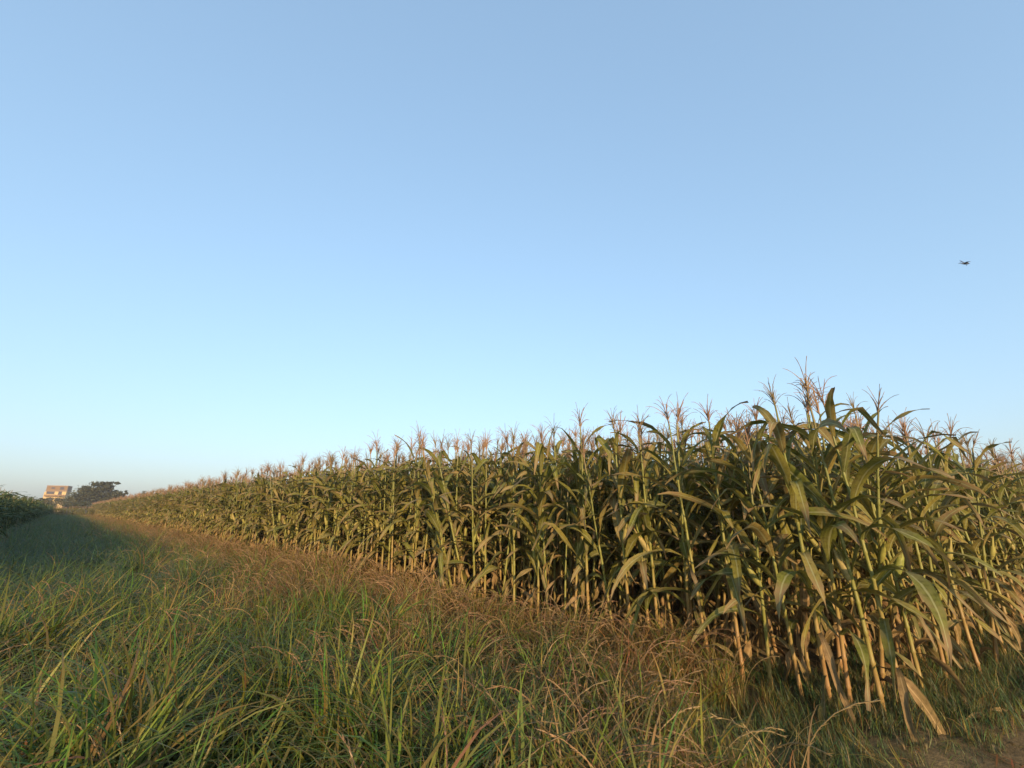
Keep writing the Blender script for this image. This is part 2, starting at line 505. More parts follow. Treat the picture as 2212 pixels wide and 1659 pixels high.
def joined_plant(r, **kw):
    md = MD()
    leafmat = kw.pop('leafmat', 0)
    for part, k, v, M in plan_plant(r, **kw):
        if part == 'leaf':
            lib = LEAF['hang' if k == 'dryd' else k][v]
            md.merge(lib, M, 1 if k in ('dry', 'dryd') else leafmat, r.random())
        elif part == 'stalk': md.merge(STALK[v][0], M, 2)
        elif part == 'tassel': md.merge(TASSEL[v], M, 3, r.random())
        else:
            md.merge(EAR[v][0], M, 4); md.merge(EAR[v][1], M, 5)
    return md

# ------------------------------------------------------------------ scattering stuff with geometry nodes
def make_collection(name, meshes):
    c = bpy.data.collections.new(name)
    for i, me in enumerate(meshes):
        c.objects.link(bpy.data.objects.new('%s.%03d' % (name, i), me))
    return c

def scatter(name, coll, pts, rots, scls, idx):
    me = bpy.data.meshes.new(name)
    n = len(pts)
    me.vertices.add(n)
    me.vertices.foreach_set('co', np.array(pts, dtype=np.float32).ravel())
    for an, typ, key, data in (('rot', 'FLOAT_VECTOR', 'vector', rots), ('scl', 'FLOAT_VECTOR', 'vector', scls), ('pick', 'INT', 'value', idx)):
        a = me.attributes.new(an, typ, 'POINT')
        a.data.foreach_set(key, np.array(data, dtype=np.int32 if typ == 'INT' else np.float32).ravel())
    o = obj(name, me)
    g = bpy.data.node_groups.new(name, 'GeometryNodeTree')
    g.interface.new_socket('Geometry', in_out='INPUT', socket_type='NodeSocketGeometry')
    g.interface.new_socket('Geometry', in_out='OUTPUT', socket_type='NodeSocketGeometry')
    gi = g.nodes.new('NodeGroupInput'); go = g.nodes.new('NodeGroupOutput')
    ci = g.nodes.new('GeometryNodeCollectionInfo')
    ci.inputs['Collection'].default_value = coll
    ci.inputs['Separate Children'].default_value = True
    ci.inputs['Reset Children'].default_value = True
    ip = g.nodes.new('GeometryNodeInstanceOnPoints')
    ip.inputs['Pick Instance'].default_value = True
    def named(nm, dt):
        x = g.nodes.new('GeometryNodeInputNamedAttribute'); x.data_type = dt
        x.inputs['Name'].default_value = nm
        return x.outputs['Attribute']
    g.links.new(gi.outputs[0], ip.inputs['Points'])
    g.links.new(ci.outputs[0], ip.inputs['Instance'])
    g.links.new(named('pick', 'INT'), ip.inputs['Instance Index'])
    er = g.nodes.new('FunctionNodeEulerToRotation')
    g.links.new(named('rot', 'FLOAT_VECTOR'), er.inputs[0])
    g.links.new(er.outputs[0], ip.inputs['Rotation'])
    g.links.new(named('scl', 'FLOAT_VECTOR'), ip.inputs['Scale'])
    g.links.new(ip.outputs[0], go.inputs[0])
    md = o.modifiers.new('scatter', 'NODES')
    md.node_group = g
    return o

# ------------------------------------------------------------------ the corn field
CORNER = Vector((3.06, 3.93))
D1 = Vector((-0.700, 0.714)).normalized()      # left edge, runs away to the left
D2 = Vector((0.838, 0.546)).normalized()       # right edge, runs away to the right
N1 = Vector((D1.y, -D1.x))                     # into the field
ROWS, ROW_GAP = 44, 0.62
random.seed(21)
plants = []      # (row, number in row, x, y, depth)
for k in range(ROWS):
    start = CORNER + D2 * (k * ROW_GAP / D2.dot(N1))
    s = random.uniform(0, .12)
    num = 0
    limit = 150 if k < 8 else (40 if k < 14 else 5)
    while s < limit:
        w = .045 if s < 40 else .08
        p = start + D1 * s + N1 * random.gauss(0, w)
        depth = min(k * ROW_GAP, s * 0.97)
        plants.append((k, num, p.x, p.y, depth))
        num += 1
        s += max(.11, random.gauss(.225, .06)) * (1.0 if s < 50 else 1.5)
    # row ends
def place_height(x, y):
    return 1.0 + .12 * max(0, min(1, (math.hypot(x, y) - 5.5) / 4)) - .15 * max(0, min(1, (x - 4.2) / 2.8)) * (1 if y < 14 else 0)
def visible_cost(p):
    return math.hypot(p[2], p[3]) + 3.6 * p[4]
plants.sort(key=visible_cost)
heroes = [p for p in plants if not (p[3] > 0 and p[2] / p[3] > 1.45)][:300]
hset = set((p[0], p[1]) for p in heroes)
rest = [p for p in plants if (p[0], p[1]) not in hset]

UNITS = ['', 'first', 'second', 'third', 'fourth', 'fifth', 'sixth', 'seventh', 'eighth', 'ninth', 'tenth', 'eleventh', 'twelfth', 'thirteenth', 'fourteenth', 'fifteenth', 'sixteenth', 'seventeenth', 'eighteenth', 'nineteenth']
TENS = ['', '', 'twenty', 'thirty', 'forty', 'fifty', 'sixty', 'seventy', 'eighty', 'ninety']
def ordinal(n):
    if n < 20: return UNITS[n]
    if n < 100:
        t, u = divmod(n, 10)
        return (TENS[t] + '-' + UNITS[u]) if u else TENS[t][:-1] + 'ieth'
    return 'hundredth' if n == 100 else 'hundred-and-' + ordinal(n - 100)

PART_CAT = {'arch': 'leaf', 'up': 'leaf', 'droop': 'leaf', 'kink': 'leaf', 'top': 'leaf', 'dry': 'dry_leaf', 'dryd': 'dry_leaf'}
def build_plant(p, r):
    row, num, x, y, depth = p
    big = 1.14 if math.hypot(x, y) < 6.2 else (1.08 if math.hypot(x, y) < 8 else 1.0)
    withered = (row, num) == WITHERED
    pieces = plan_plant(r, big=.85, dry=14, ears=False) if withered else plan_plant(r, big=big)
    e = bpy.data.objects.new('corn_plant', None)
    e.empty_display_size = .1
    COL.objects.link(e)
    e.location = (x, y, lump(x, y) if y < 15 else 0)
    hs = r.uniform(.93, 1.07) * place_height(x, y)
    if withered: hs = .80
    if (row, num) in TALL: hs = TALL[(row, num)]
    sd = .11 if r.random() < .12 else (.06 if big > 1 else .04)
    lean = (r.gauss(0, sd), r.gauss(0, sd))
    e.rotation_euler = (lean[0], lean[1], r.uniform(0, 6.28))
    e.scale = (hs, hs, hs)
    has_ear = False
    for part, k, v, M in pieces:
        if part == 'leaf':
            me = HALF_ME[v] if k == 'dryd' else LEAF_ME[k][v]
            o = bpy.data.objects.new(PART_CAT[k], me)
        elif part == 'stalk': o = bpy.data.objects.new('stalk', STALK_ME[v])
        elif part == 'tassel': o = bpy.data.objects.new('tassel', TASSEL_ME[v])
        else:
            has_ear = True
            o = bpy.data.objects.new('ear', EAR_ME[v][0])
            s = bpy.data.objects.new('silk', EAR_ME[v][1]); COL.objects.link(s); s.parent = o
        COL.objects.link(o)
        o.parent = e
        o.matrix_basis = M
    what = 'with an ear' if has_ear else 'without ears'
    if row == 0:
        where = '%s from field corner in front row' % ordinal(num + 1)
    else:
        where = '%s from right-hand edge, %s row back' % (ordinal(num + 1), ordinal(row + 1))
    size = 'tall' if hs > 1.05 else ('short' if hs < .99 else 'green')
    if withered: size, what = 'withered brown', 'lower than its neighbours'
    tag(e, '%s corn plant %s, %s' % (size, what, where), 'corn plant', 'corn plants along the edge of the field')
TALL = {}
for ratio, h in ((.74, 1.08), (.60, 1.06), (-.21, 1.20), (.47, 1.08), (.15, 1.13)):      # a few stand above their neighbours
    q = min((p for p in heroes if p[0] <= 1), key=lambda p: abs(p[2] / p[3] - ratio) + .02 * p[0])
    TALL[(q[0], q[1])] = h
_w = min((p for p in heroes if p[0] == 0), key=lambda p: abs(p[2] / p[3] - .10))
WITHERED = (_w[0], _w[1])
r0 = random.Random(77)
for p in heroes:
    build_plant(p, r0)

r1 = random.Random(99)
corn_coll = make_collection('corn_plant_source', [joined_plant(r1).mesh('corn_plant_source', CORN_MATS) for i in range(16)])
pts = [(p[2], p[3], lump(p[2], p[3]) if p[3] < 15 else 0) for p in rest]
rots = [(r1.gauss(0, .04), r1.gauss(0, .04), r1.uniform(0, 6.28)) for p in rest]
scls = [(s, s, s) for s in (r1.uniform(.93, 1.07) * place_height(p[2], p[3]) for p in rest)]
tag(scatter('corn_field', corn_coll, pts, rots, scls, [r1.randrange(16) for p in rest]),
    'dense standing corn filling the field behind its edge rows', 'corn field', kind='stuff')

# the darker crop on the left of the strip, and the far crop closing it
LM = [M_CROP, M_DRY, M_STALK, M_TASSEL, M_HUSK, M_SILK]
left_coll = make_collection('dark_crop_source', [joined_plant(r1, ears=False, dry=1, tassel=False, big=1.0).mesh('dark_crop_source', LM) for i in range(10)])
L0 = Vector((-6.4, 3.6)) + D1 * 1.4
pts, rots, scls = [], [], []
for k in range(7):
    s = r1.uniform(0, .2)
    while s < 150:
        p = L0 - N1 * (k * .5) + D1 * s
        p += Vector((r1.gauss(0, .12), r1.gauss(0, .12)))
        pts.append((p.x, p.y, 0)); rots.append((r1.gauss(0, .07), r1.gauss(0, .07), r1.uniform(0, 6.28)))
        q = r1.uniform(.86, 1.04); scls.append((q, q, q))
        s += r1.uniform(.2, .4) * (1 if s < 60 else 1.6)
tag(scatter('green_crop', left_coll, pts, rots, scls, [r1.randrange(10) for _ in pts]),
    'shaded dark green leafy crop at the left edge of the picture', 'crop', kind='stuff')
pts, rots, scls = [], [], []
c0 = CORNER + D1 * 128
for k in range(8):
    s = -2.0
    while s < 22:
        p = c0 - N1 * s + D1 * (k * .8) + Vector((r1.gauss(0, .2), r1.gauss(0, .2)))
        pts.append((p.x, p.y, 0)); rots.append((r1.gauss(0, .05), r1.gauss(0, .05), r1.uniform(0, 6.28)))
        q = r1.uniform(.7, .85); scls.append((q, q, q))
        s += r1.uniform(.25, .5)
tag(scatter('distant_corn', corn_coll, pts, rots, scls, [r1.randrange(16) for _ in pts]),
    'low yellowish corn closing the far end of the grass strip', 'corn', kind='stuff')

# ------------------------------------------------------------------ grass
def blade(md, root, az, L, W, a0, a1, p, col, n=6, twist=0.0, side=0.0, tipdry=None):
    pos = Vector(root)
    vs, at_, fs = [], [], []
    for i in range(n + 1):
        t = i / n
        ang = a0 + (a1 - a0) * t ** p
        az2 = az + side * t
        tan = Vector((math.sin(ang) * math.cos(az2), math.sin(ang) * math.sin(az2), math.cos(ang)))
        s = Vector((-math.sin(az2 + twist * t), math.cos(az2 + twist * t), 0))
        w = W * min(1, .55 + 2 * t) * (1 - t ** 2.2) ** .9
        c = col if tipdry is None else tuple(a * (1 - t * t) + b * t * t for a, b in zip(col, tipdry))
        if i == n:
            vs.append(pos); at_.append(c)
        else:
            vs += [pos - s * w / 2, pos + s * w / 2]; at_ += [c, c]
        pos = pos + tan * (L / n)
    for i in range(n - 1):
        fs.append((2 * i, 2 * i + 1, 2 * i + 3, 2 * i + 2))
    fs.append((2 * n - 2, 2 * n - 1, 2 * n))
    md.add(vs, fs, at_)

def plume(md, root, az, L, a0, a1, col, r):
    """arching stem with a fuzzy seed head"""
    n = 9
    pos = Vector(root); pts = []
    for i in range(n + 1):
        t = i / n
        ang = a0 + (a1 - a0) * t ** 1.7
        pts.append(pos.copy())
        pos = pos + Vector((math.sin(ang) * math.cos(az), math.sin(ang) * math.sin(az), math.cos(ang))) * (L / n)
    tube(md, pts, [.0025] * (n + 1), 3, 0)
    k0 = len(md.a) - 3 * (n + 1)
    for i in range(k0, len(md.a)): md.a[i] = col
    for i in range(5, n):
        for q in range(7):
            f = r.random()
            b = pts[i].lerp(pts[i + 1], f)
            d = (pts[i + 1] - pts[i]).normalized()
            o = Vector((r.gauss(0, 1), r.gauss(0, 1), r.gauss(0, 1))).normalized()
            tip = b + d * .026 + o * .016
            s = d.cross(o).normalized() * .003
            md.add([b - s, b + s, tip], [(0, 1, 2)], [col] * 3)

GREEN = [(0.080, 0.130, 0.014), (0.108, 0.152, 0.016), (0.066, 0.115, 0.017), (0.132, 0.160, 0.020), (0.140, 0.145, 0.022)]
OLIVE = [(0.130, 0.125, 0.022), (0.165, 0.135, 0.030), (0.100, 0.112, 0.020), (0.190, 0.145, 0.042)]
BROWN = [(0.225, 0.135, 0.038), (0.28, 0.170, 0.052), (0.195, 0.108, 0.032), (0.31, 0.200, 0.068)]
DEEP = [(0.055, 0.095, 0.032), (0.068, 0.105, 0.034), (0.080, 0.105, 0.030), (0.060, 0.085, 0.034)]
PINK = [(0.27, 0.18, 0.085), (0.24, 0.165, 0.07), (0.30, 0.21, 0.095)]

def tuft(seed, nb, pal, Lr, Wr, rad, plumes=0, curl=(80, 165), mixpal=None, mixp=0.0, n=7, dryp=.35):
    r = random.Random(seed)
    md = MD()
    for i in range(nb):
        a, d = r.uniform(0, 6.28), rad * math.sqrt(r.random())
        pl = mixpal if (mixpal and r.random() < mixp) else pal
        c = tuple(x * r.uniform(.75, 1.25) for x in r.choice(pl))
        blade(md, (d * math.cos(a), d * math.sin(a), -.02), r.uniform(0, 6.28), r.uniform(*Lr), r.uniform(*Wr), R(r.uniform(2, 20)), R(r.uniform(*curl)), r.uniform(1.1, 2.0), c, n,
              r.uniform(-.8, .8), r.uniform(-.5, .5), tuple(x * 1.0 for x in r.choice(BROWN)) if r.random() < dryp else None)
    for i in range(plumes):
        a, d = r.uniform(0, 6.28), rad * math.sqrt(r.random())
        plume(md, (d * math.cos(a), d * math.sin(a), -.02), r.uniform(0, 6.28), Lr[1] * r.uniform(.85, 1.1), R(r.uniform(2, 15)), R(r.uniform(90, 150)), r.choice(PINK), r)
    return md

grass_sets = []
SETS = {}
def add_set(key, mds):
    SETS[key] = list(range(len(grass_sets), len(grass_sets) + len(mds)))
    grass_sets.extend(mds)
add_set('green', [tuft(1000 + i, 34, GREEN, (.48, .98), (.008, .019), .10, 0, mixpal=OLIVE, mixp=.2, dryp=.14) for i in range(9)])
add_set('olive', [tuft(1100 + i, 36, OLIVE, (.42, .88), (.007, .015), .10, 1 if i % 3 == 0 else 0, mixpal=GREEN, mixp=.35) for i in range(8)])
add_set('brown', [tuft(1200 + i, 40, BROWN, (.36, .76), (.005, .010), .13, 3, mixpal=OLIVE, mixp=.35) for i in range(8)])
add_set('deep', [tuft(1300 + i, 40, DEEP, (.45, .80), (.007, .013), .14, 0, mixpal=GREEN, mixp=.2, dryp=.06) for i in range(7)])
add_set('weed', [tuft(1400 + i, 34, DEEP if i % 2 else OLIVE, (.06, .22), (.003, .006), .11, 0, (30, 130), DEEP, .4, 4, .15) for i in range(6)])
add_set('broad', [tuft(1500 + i, 9, [(0.105, 0.140, 0.02), (0.135, 0.155, 0.026), (0.095, 0.125, 0.022)], (.6, .95), (.016, .028), .08, 0, (40, 120), None, 0, 8) for i in range(5)])
grass_coll = make_collection('grass_tuft_source', [md.mesh('grass_tuft_source', [M_GRASS]) for md in grass_sets])

def vnoise(x, y, s=1.0, o=0.0):
    return 0.5 + 0.5 * math.sin(1.7 * x / s + 1.3 * math.sin(.9 * y / s + o) + o) * math.cos(1.1 * y / s + 1.1 * math.sin(.8 * x / s + 2 + o))

def strip_coords(x, y):
    v = Vector((x, y)) - CORNER
    return v.dot(D1), -v.dot(N1)          # along the edge, away from the corn

rg = random.Random(5)
G = {'pts': [], 'rot': [], 'scl': [], 'idx': []}
W_ = {'pts': [], 'rot': [], 'scl': [], 'idx': []}
def put(dst, x, y, key, sc, lean=(0, 0), zs=1.0):
    M = Matrix.Rotation(lean[0], 3, 'Y') @ Matrix.Rotation(lean[1], 3, 'X') @ Matrix.Rotation(rg.uniform(0, 6.28), 3, 'Z')
    dst['pts'].append((x, y, lump(x, y) if abs(x) < 12 and y < 15 else 0))
    dst['rot'].append(tuple(M.to_euler('XYZ')))
    dst['scl'].append((sc, sc, sc * zs))
    dst['idx'].append(rg.choice(SETS[key]))

def dirt_amount(x, y):
    """0 in the tall grass, 1 on the trodden ground by the corner"""
    b = 1.12 + (y - 3.4) * .50 + .18 * math.sin(3 * y) + .12 * math.sin(7 * y + 1)
    return max(0, min(1, (x - b) / .35))

def try_grass(x, y):
    s, w = strip_coords(x, y)
    d = math.hypot(x, y)
    if w < -.05 or d < 1.25: return
    q = dirt_amount(x, y)
    if q > rg.random(): return
    n1, n2 = vnoise(x, y, 1.2, .3), vnoise(x, y, .5, 2.1)
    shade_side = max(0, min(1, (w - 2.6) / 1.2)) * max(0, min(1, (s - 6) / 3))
    near_corn = max(0, min(1, (3.2 - w + 2.0 * (vnoise(x, y, .7, 6.0) - .5)) / 1.3)) * max(0, min(1, (s + .6) / 1.5))
    pa, pb = px(700, 1340, .5), px(430, 1560, .5)      # lush green patch, coloured dark to stand in for the camera holder's shadow
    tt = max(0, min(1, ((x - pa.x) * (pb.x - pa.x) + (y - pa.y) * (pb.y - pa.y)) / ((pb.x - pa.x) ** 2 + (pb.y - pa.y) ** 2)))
    shadow_swath = math.hypot(x - pa.x - tt * (pb.x - pa.x), y - pa.y - tt * (pb.y - pa.y)) < .42 + .15 * math.sin(5 * x + 3 * y)
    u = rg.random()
    if shadow_swath and u < .8: key = 'deep' if u < .55 else 'green'
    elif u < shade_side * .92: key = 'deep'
    elif rg.random() < near_corn * (.66 + .34 * n1): key = 'brown'
    elif vnoise(x, y, .55, 7.5) > .70 and rg.random() < .6: key = 'brown'
    elif n1 + rg.uniform(-.3, .3) + .22 * max(0, min(1, (w - 2.5) / 1.5)) > .48: key = 'green'
    else: key = 'olive'
    h = .60 + .30 * n2 + .42 * vnoise(x, y, .33, 4.0) + rg.uniform(-.1, .1)
    if shade_side > .5: h *= 1.1 + .25 * max(0, min(1, (w - 5) / 1.5))
    if w < .25: h *= .8
    lean = (0, 0)
    if x < 0.2: lean = (min(.55, .18 + .16 * max(0, -x)) * rg.uniform(.3, 1.3), rg.gauss(0, .12))
    else: lean = (rg.gauss(0, .13), rg.gauss(0, .13))
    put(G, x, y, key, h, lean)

def sow(n_per, s0, s1, w0, w1):
    n = int((s1 - s0) * (w1 - w0) * n_per)
    for _ in range(n):
        s, w = rg.uniform(s0, s1), rg.uniform(w0, w1)
        p = CORNER + D1 * s - N1 * w
        if p.y < .4: continue
        if abs(p.x) > 1.45 * p.y + 1.2: continue
        try_grass(p.x, p.y)
sow(34, -3, 14, -.1, 7.4)
sow(20, 14, 32, -.1, 7.3)
sow(10, 32, 75, -.1, 7.3)
sow(5, 75, 130, -.1, 7.3)
# broad bright blades here and there in the near grass
for _ in range(420):
    x, y = rg.uniform(-5, 1.6), rg.uniform(1.2, 6)
    s, w = strip_coords(x, y)
    if w < 1.6 + rg.uniform(0, 1.5) or math.hypot(x, y) < 1.3 or dirt_amount(x, y) > .1 or w > 7: continue
    put(G, x, y, 'broad', rg.uniform(.7, 1.0), (rg.uniform(.05, .5) if x < 0 else rg.gauss(0, .15), rg.gauss(0, .1)))
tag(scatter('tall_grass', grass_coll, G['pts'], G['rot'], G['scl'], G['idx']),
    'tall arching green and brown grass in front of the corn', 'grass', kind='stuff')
# low weeds on the trodden ground and along the foot of the corn
for _ in range(6500):
    x, y = rg.uniform(.9, 9), rg.uniform(2.4, 8.5)
    s, w = strip_coords(x, y)
    if s < -.6 and w < 0:
        # along the right-hand edge
        pass
    q = dirt_amount(x, y)
    if q < .3: continue
    v = Vector((x, y)) - CORNER
    inside = -w
    if inside > .5 and s > .6: continue
    bare = max(0, min(1, (x - 2.2 + .5 * (vnoise(x, y, .4, 3) - .5)) / .5)) * max(0, min(1, (3.78 - y + .22 * (x - 2.4) + .4 * (vnoise(x, y, .3, 5) - .5)) / .35))
    if rg.random() < .12 + .75 * bare + .35 * (vnoise(x, y, .35, 1) - .5): continue
    put(W_, x, y, 'weed', rg.uniform(.6, 1.3) * (1 if bare < .5 else .55), (rg.gauss(0, .2), rg.gauss(0, .2)))
for _ in range(2600):                     # rough grass beyond the path on the right
    a_, b_ = rg.uniform(3, 40), rg.uniform(.7, 9) 
    p = CORNER + D2 * a_ - D1 * b_
    if b_ < 2.2 and a_ < 6: continue
    put(W_, p.x, p.y, rg.choice(['olive', 'green', 'weed', 'weed']), rg.uniform(.45, .8), (rg.gauss(0, .15), rg.gauss(0, .15)))
tag(scatter('low_weeds', grass_coll, W_['pts'], W_['rot'], W_['scl'], W_['idx']),
    'low weeds on the trodden ground at the corner of the corn', 'weeds', kind='stuff')
print('grass', len(G['pts']), 'weeds', len(W_['pts']), 'corn rest', len(rest))

# ------------------------------------------------------------------ far house, trees, shrubs
def plain_mat(name, col, rough=0.85, nscale=1.5, amt=0.35, brick=None):
    m, N, L = newmat(name)
    tc = N.new('ShaderNodeTexCoord')
    nz = N.new('ShaderNodeTexNoise'); nz.inputs['Scale'].default_value = nscale; nz.inputs['Detail'].default_value = 6
    L.new(tc.outputs['Object'], nz.inputs[0])
    base = N.new('ShaderNodeRGB'); base.outputs[0].default_value = (*col, 1)
    c = base.outputs[0]
    if brick:
        b = N.new('ShaderNodeTexBrick'); b.inputs['Scale'].default_value = 1.0
        b.inputs['Brick Width'].default_value = .25; b.inputs['Row Height'].default_value = .08; b.inputs['Mortar Size'].default_value = .012
        b.inputs['Color1'].default_value = (*col, 1); b.inputs['Color2'].default_value = tuple(x * .8 for x in col) + (1,)
        b.inputs['Mortar'].default_value = (*brick, 1)
        mp = N.new('ShaderNodeMapping'); mp.inputs['Rotation'].default_value = (R(90), 0, 0)
        L.new(tc.outputs['Object'], mp.inputs[0]); L.new(mp.outputs[0], b.inputs[0])
        c = b.outputs[0]
    c = mix_col(N, L, amt, c, ramp(N, L, nz.outputs[0], [(0.3, (0.5, 0.5, 0.5)), (0.7, (1.35, 1.35, 1.35))]), 'MULTIPLY')
    p = N.new('ShaderNodeBsdfPrincipled'); L.new(c, p.inputs['Base Color'])
    p.inputs['Roughness'].default_value = rough
    o = N.new('ShaderNodeOutputMaterial'); L.new(p.outputs[0], o.inputs[0])
    return m
M_BRICK = plain_mat('house_brick', (0.20, 0.115, 0.038), brick=(0.23, 0.15, 0.07))
M_CREAM = plain_mat('house_plaster', (0.50, 0.36, 0.15))
M_SLAB = plain_mat('house_concrete', (0.30, 0.22, 0.15))
M_WIN = plain_mat('dark_window', (0.03, 0.03, 0.035), 0.7, amt=.1)
M_FRAME = plain_mat('window_frame', (0.22, 0.13, 0.08))
M_BARK = plain_mat('bark', (0.10, 0.075, 0.05), .95, 6)

def proj(p):
    f = p.y * math.cos(PITCH) + (p.z - CAMH) * math.sin(PITCH)
    up = -p.y * math.sin(PITCH) + (p.z - CAMH) * math.cos(PITCH)
    return ((512 + FPX * p.x / f) * 2212 / 1024, (384 - FPX * up / f) * 2212 / 1024)

def build_house():
    A = at(103, 1049, 300)
    H = A.z
    nrm = Vector((0.57, -0.82, 0)).normalized()
    tdir = Vector((-nrm.y, nrm.x, 0))
    def solve(P, d, u):
        lo, hi = 0, 60
        for _ in range(40):
            mid = (lo + hi) / 2
            if proj(P + d * mid)[0] < u: lo = mid
            else: hi = mid
        return lo
    W = solve(A, tdir, 147)
    B = A + tdir * W
    Dp = solve(B, -nrm, 156)
    rz = math.atan2(tdir.y, tdir.x)
    e = bpy.data.objects.new('house', None); COL.objects.link(e)
    base = A + tdir * (W / 2); e.location = (base.x, base.y, 0); e.rotation_euler = (0, 0, rz)
    Dp = max(Dp, 7.0)
    def part(name, mat, boxes, parent=e):
        md = MD()
        for c, s_ in boxes: box(md, c, s_)
        return obj(name, md.mesh(name, [mat], False), parent)
    z1, z2, z3, z4 = H * .80, H * .655, H * .585, H * .36
    part('lower_wall', M_CREAM, [((0, Dp / 2, z1 / 2), (W, Dp, z1))])
    part('upper_wall', M_BRICK, [((0, Dp / 2, (z1 + H) / 2 + .1), (W + .3, Dp + .3, H - z1 - .2))])
    part('floor_slab', M_SLAB, [((0, Dp / 2 - .25, z1), (W + .9, Dp + .9, .30))])
    part('balcony', M_BRICK, [((0, -.7, (z2 + z3) / 2), (W + .4, 1.4, z2 - z3))])
    part('floor_slab', M_SLAB, [((0, Dp / 2 - .2, z4), (W + .5, Dp + .5, .3))])
    part('roof_parapet', M_SLAB, [((0, Dp / 2, H + .06), (W + .6, Dp + .6, .28))])
    part('stair_tower', M_CREAM, [((-W / 2 - .6, Dp * .45, z1 / 2 - .3), (1.2, Dp * .5, z1 - .6))])
    for x, z, w, h in ((W * .24, (z1 + H) / 2 + .1, 1.9, 1.7), (-W * .2, (z1 + H) / 2 + .2, 1.6, 1.0), (W * .2, (z1 + z2) / 2 - .15, 1.5, z1 - z2 - .5), (-W * .27, (z1 + z2) / 2, 3.6, 1.5), (W * .15, (z3 + z4) / 2, 1.8, 1.9), (-W * .2, (z3 + z4) / 2, 1.8, 1.9)):
        f = part('window', M_FRAME, [((x, -.10 - (.15 if z > z1 else 0), z), (w + .24, .12, h + .24))])
        part('pane', M_WIN, [((x, -.17 - (.15 if z > z1 else 0), z), (w, .06, h))], f)
    for y, z in ((Dp * .5, (z1 + H) / 2), (Dp * .5, (z1 + z2) / 2)):
        f = part('window', M_FRAME, [((W / 2 + .16, y, z), (.1, 1.4, 1.5))])
        part('pane', M_WIN, [((W / 2 + .21, y, z), (.06, 1.15, 1.25))], f)
    tag(e, 'distant cream house with brown brick top storey beside the big tree', 'house')
build_house()

def leaf_mat(name, a, b):
    m, N, L = newmat(name)
    at_ = N.new('ShaderNodeAttribute'); at_.attribute_name = 'luv'
    sep = N.new('ShaderNodeSeparateXYZ'); L.new(at_.outputs['Vector'], sep.inputs[0])
    foliage_out(N, L, ramp(N, L, sep.outputs[2], [(0, a), (1, b)]), .2, .6, .2)
    return m
M_TREE = leaf_mat('tree_leaf', (0.050, 0.060, 0.026), (0.090, 0.088, 0.040))
M_SHRUB = leaf_mat('shrub_leaf', (0.055, 0.070, 0.028), (0.12, 0.105, 0.05))

def build_tree(name, base, lobes, leaf, n, trunk_r, label, cat, mat, seed, group=None):
    """lobes: (dx, dz, rx, rz) seen from the camera, in metres"""
    r = random.Random(seed)
    e = bpy.data.objects.new(name, None); COL.objects.link(e)
    e.location = base
    view = Vector((base[0], base[1], 0)).normalized()
    right = Vector((view.y, -view.x, 0))
    tk = MD(); cr = MD()
    topz = max(l[1] for l in lobes)
    fork = Vector((0, 0, min(l[1] - l[3] * .5 for l in lobes) * .6))
    tube(tk, [(0, 0, -.2), tuple(fork * .5 + right * .1), tuple(fork)], [trunk_r * 1.2, trunk_r, trunk_r * .85], 7)
    tot = sum(l[2] * l[3] for l in lobes)
    for dx, dz, rx, rz in lobes:
        c = right * dx + Vector((0, 0, dz)) + view * r.uniform(-.3, .3) * rx
        mid = fork.lerp(c, .5) + Vector((0, 0, .3))
        tube(tk, [tuple(fork), tuple(mid), tuple(c)], [trunk_r * .6, trunk_r * .4, trunk_r * .12], 5)
        k = max(5, int(26 * rx * rz / (tot / len(lobes))))
        m = int(n * rx * rz / tot / k)
        for j in range(k):
            v = Vector((r.gauss(0, 1), r.gauss(0, 1), r.gauss(0, 1))).normalized() * r.uniform(.35, 1.0)
            cc = c + right * v.x * rx + view * v.y * rx + Vector((0, 0, v.z * rz))
            if r.random() < .35: tube(tk, [tuple(c.lerp(cc, .1)), tuple(cc)], [trunk_r * .12, trunk_r * .04], 3)
            cs = r.uniform(.12, .26) * (rx + rz) / 2
            tone = r.random() * .6
            for q in range(m):
                o = cc + Vector((r.gauss(0, cs * 1.2), r.gauss(0, cs * 1.2), r.gauss(0, cs * .7)))
                a = Vector((r.gauss(0, 1), r.gauss(0, 1), r.gauss(0, .6))).normalized()
                b = a.cross(Vector((r.gauss(0, 1), r.gauss(0, 1), r.gauss(0, 1)))).normalized()
                s_ = leaf * r.uniform(.6, 1.3)
                cr.add([o - a * s_, o + b * s_ * .45, o + a * s_, o - b * s_ * .45], [(0, 1, 2, 3)], [(.5, .5, tone + r.random() * .4)] * 4)
    obj('trunk', tk.mesh('trunk', [M_BARK]), e)
    obj('crown', cr.mesh('crown', [mat], False), e)
    return tag(e, label, cat, group)

def spot(u, fwd):
    p = at(u, 1100, fwd); return (p.x, p.y, 0)
# big spreading tree: 51 px wide, 23 px high, about 11 m tall
build_tree('spreading_tree', spot(208, 160), [(-5.4, 4.6, 2.6, 2.8), (-3.4, 7.2, 2.6, 2.4), (-.8, 9.0, 2.3, 2.2), (1.8, 9.6, 1.7, 1.5), (3.9, 10.7, 1.0, .5), (.2, 5.4, 3.0, 2.6), (3.6, 6.3, 2.2, 2.2), (5.6, 6.6, 1.5, 1.1), (6.4, 4.4, 1.8, 1.5), (-6.0, 3.2, 1.6, 1.6), (6.9, 7.6, .8, .45)],
           .36, 15000, .38, 'large spreading dark tree to the right of the distant house', 'tree', M_TREE, 31)
build_tree('small_tree', spot(303, 190), [(0, 8.0, 1.2, 1.0), (-1.0, 6.8, 1.8, 1.4), (1.2, 6.6, 1.8, 1.4), (0, 4.6, 2.2, 2.0)], .24, 1800, .2,
           'small tree top poking above the far corn', 'tree', M_SHRUB, 32)
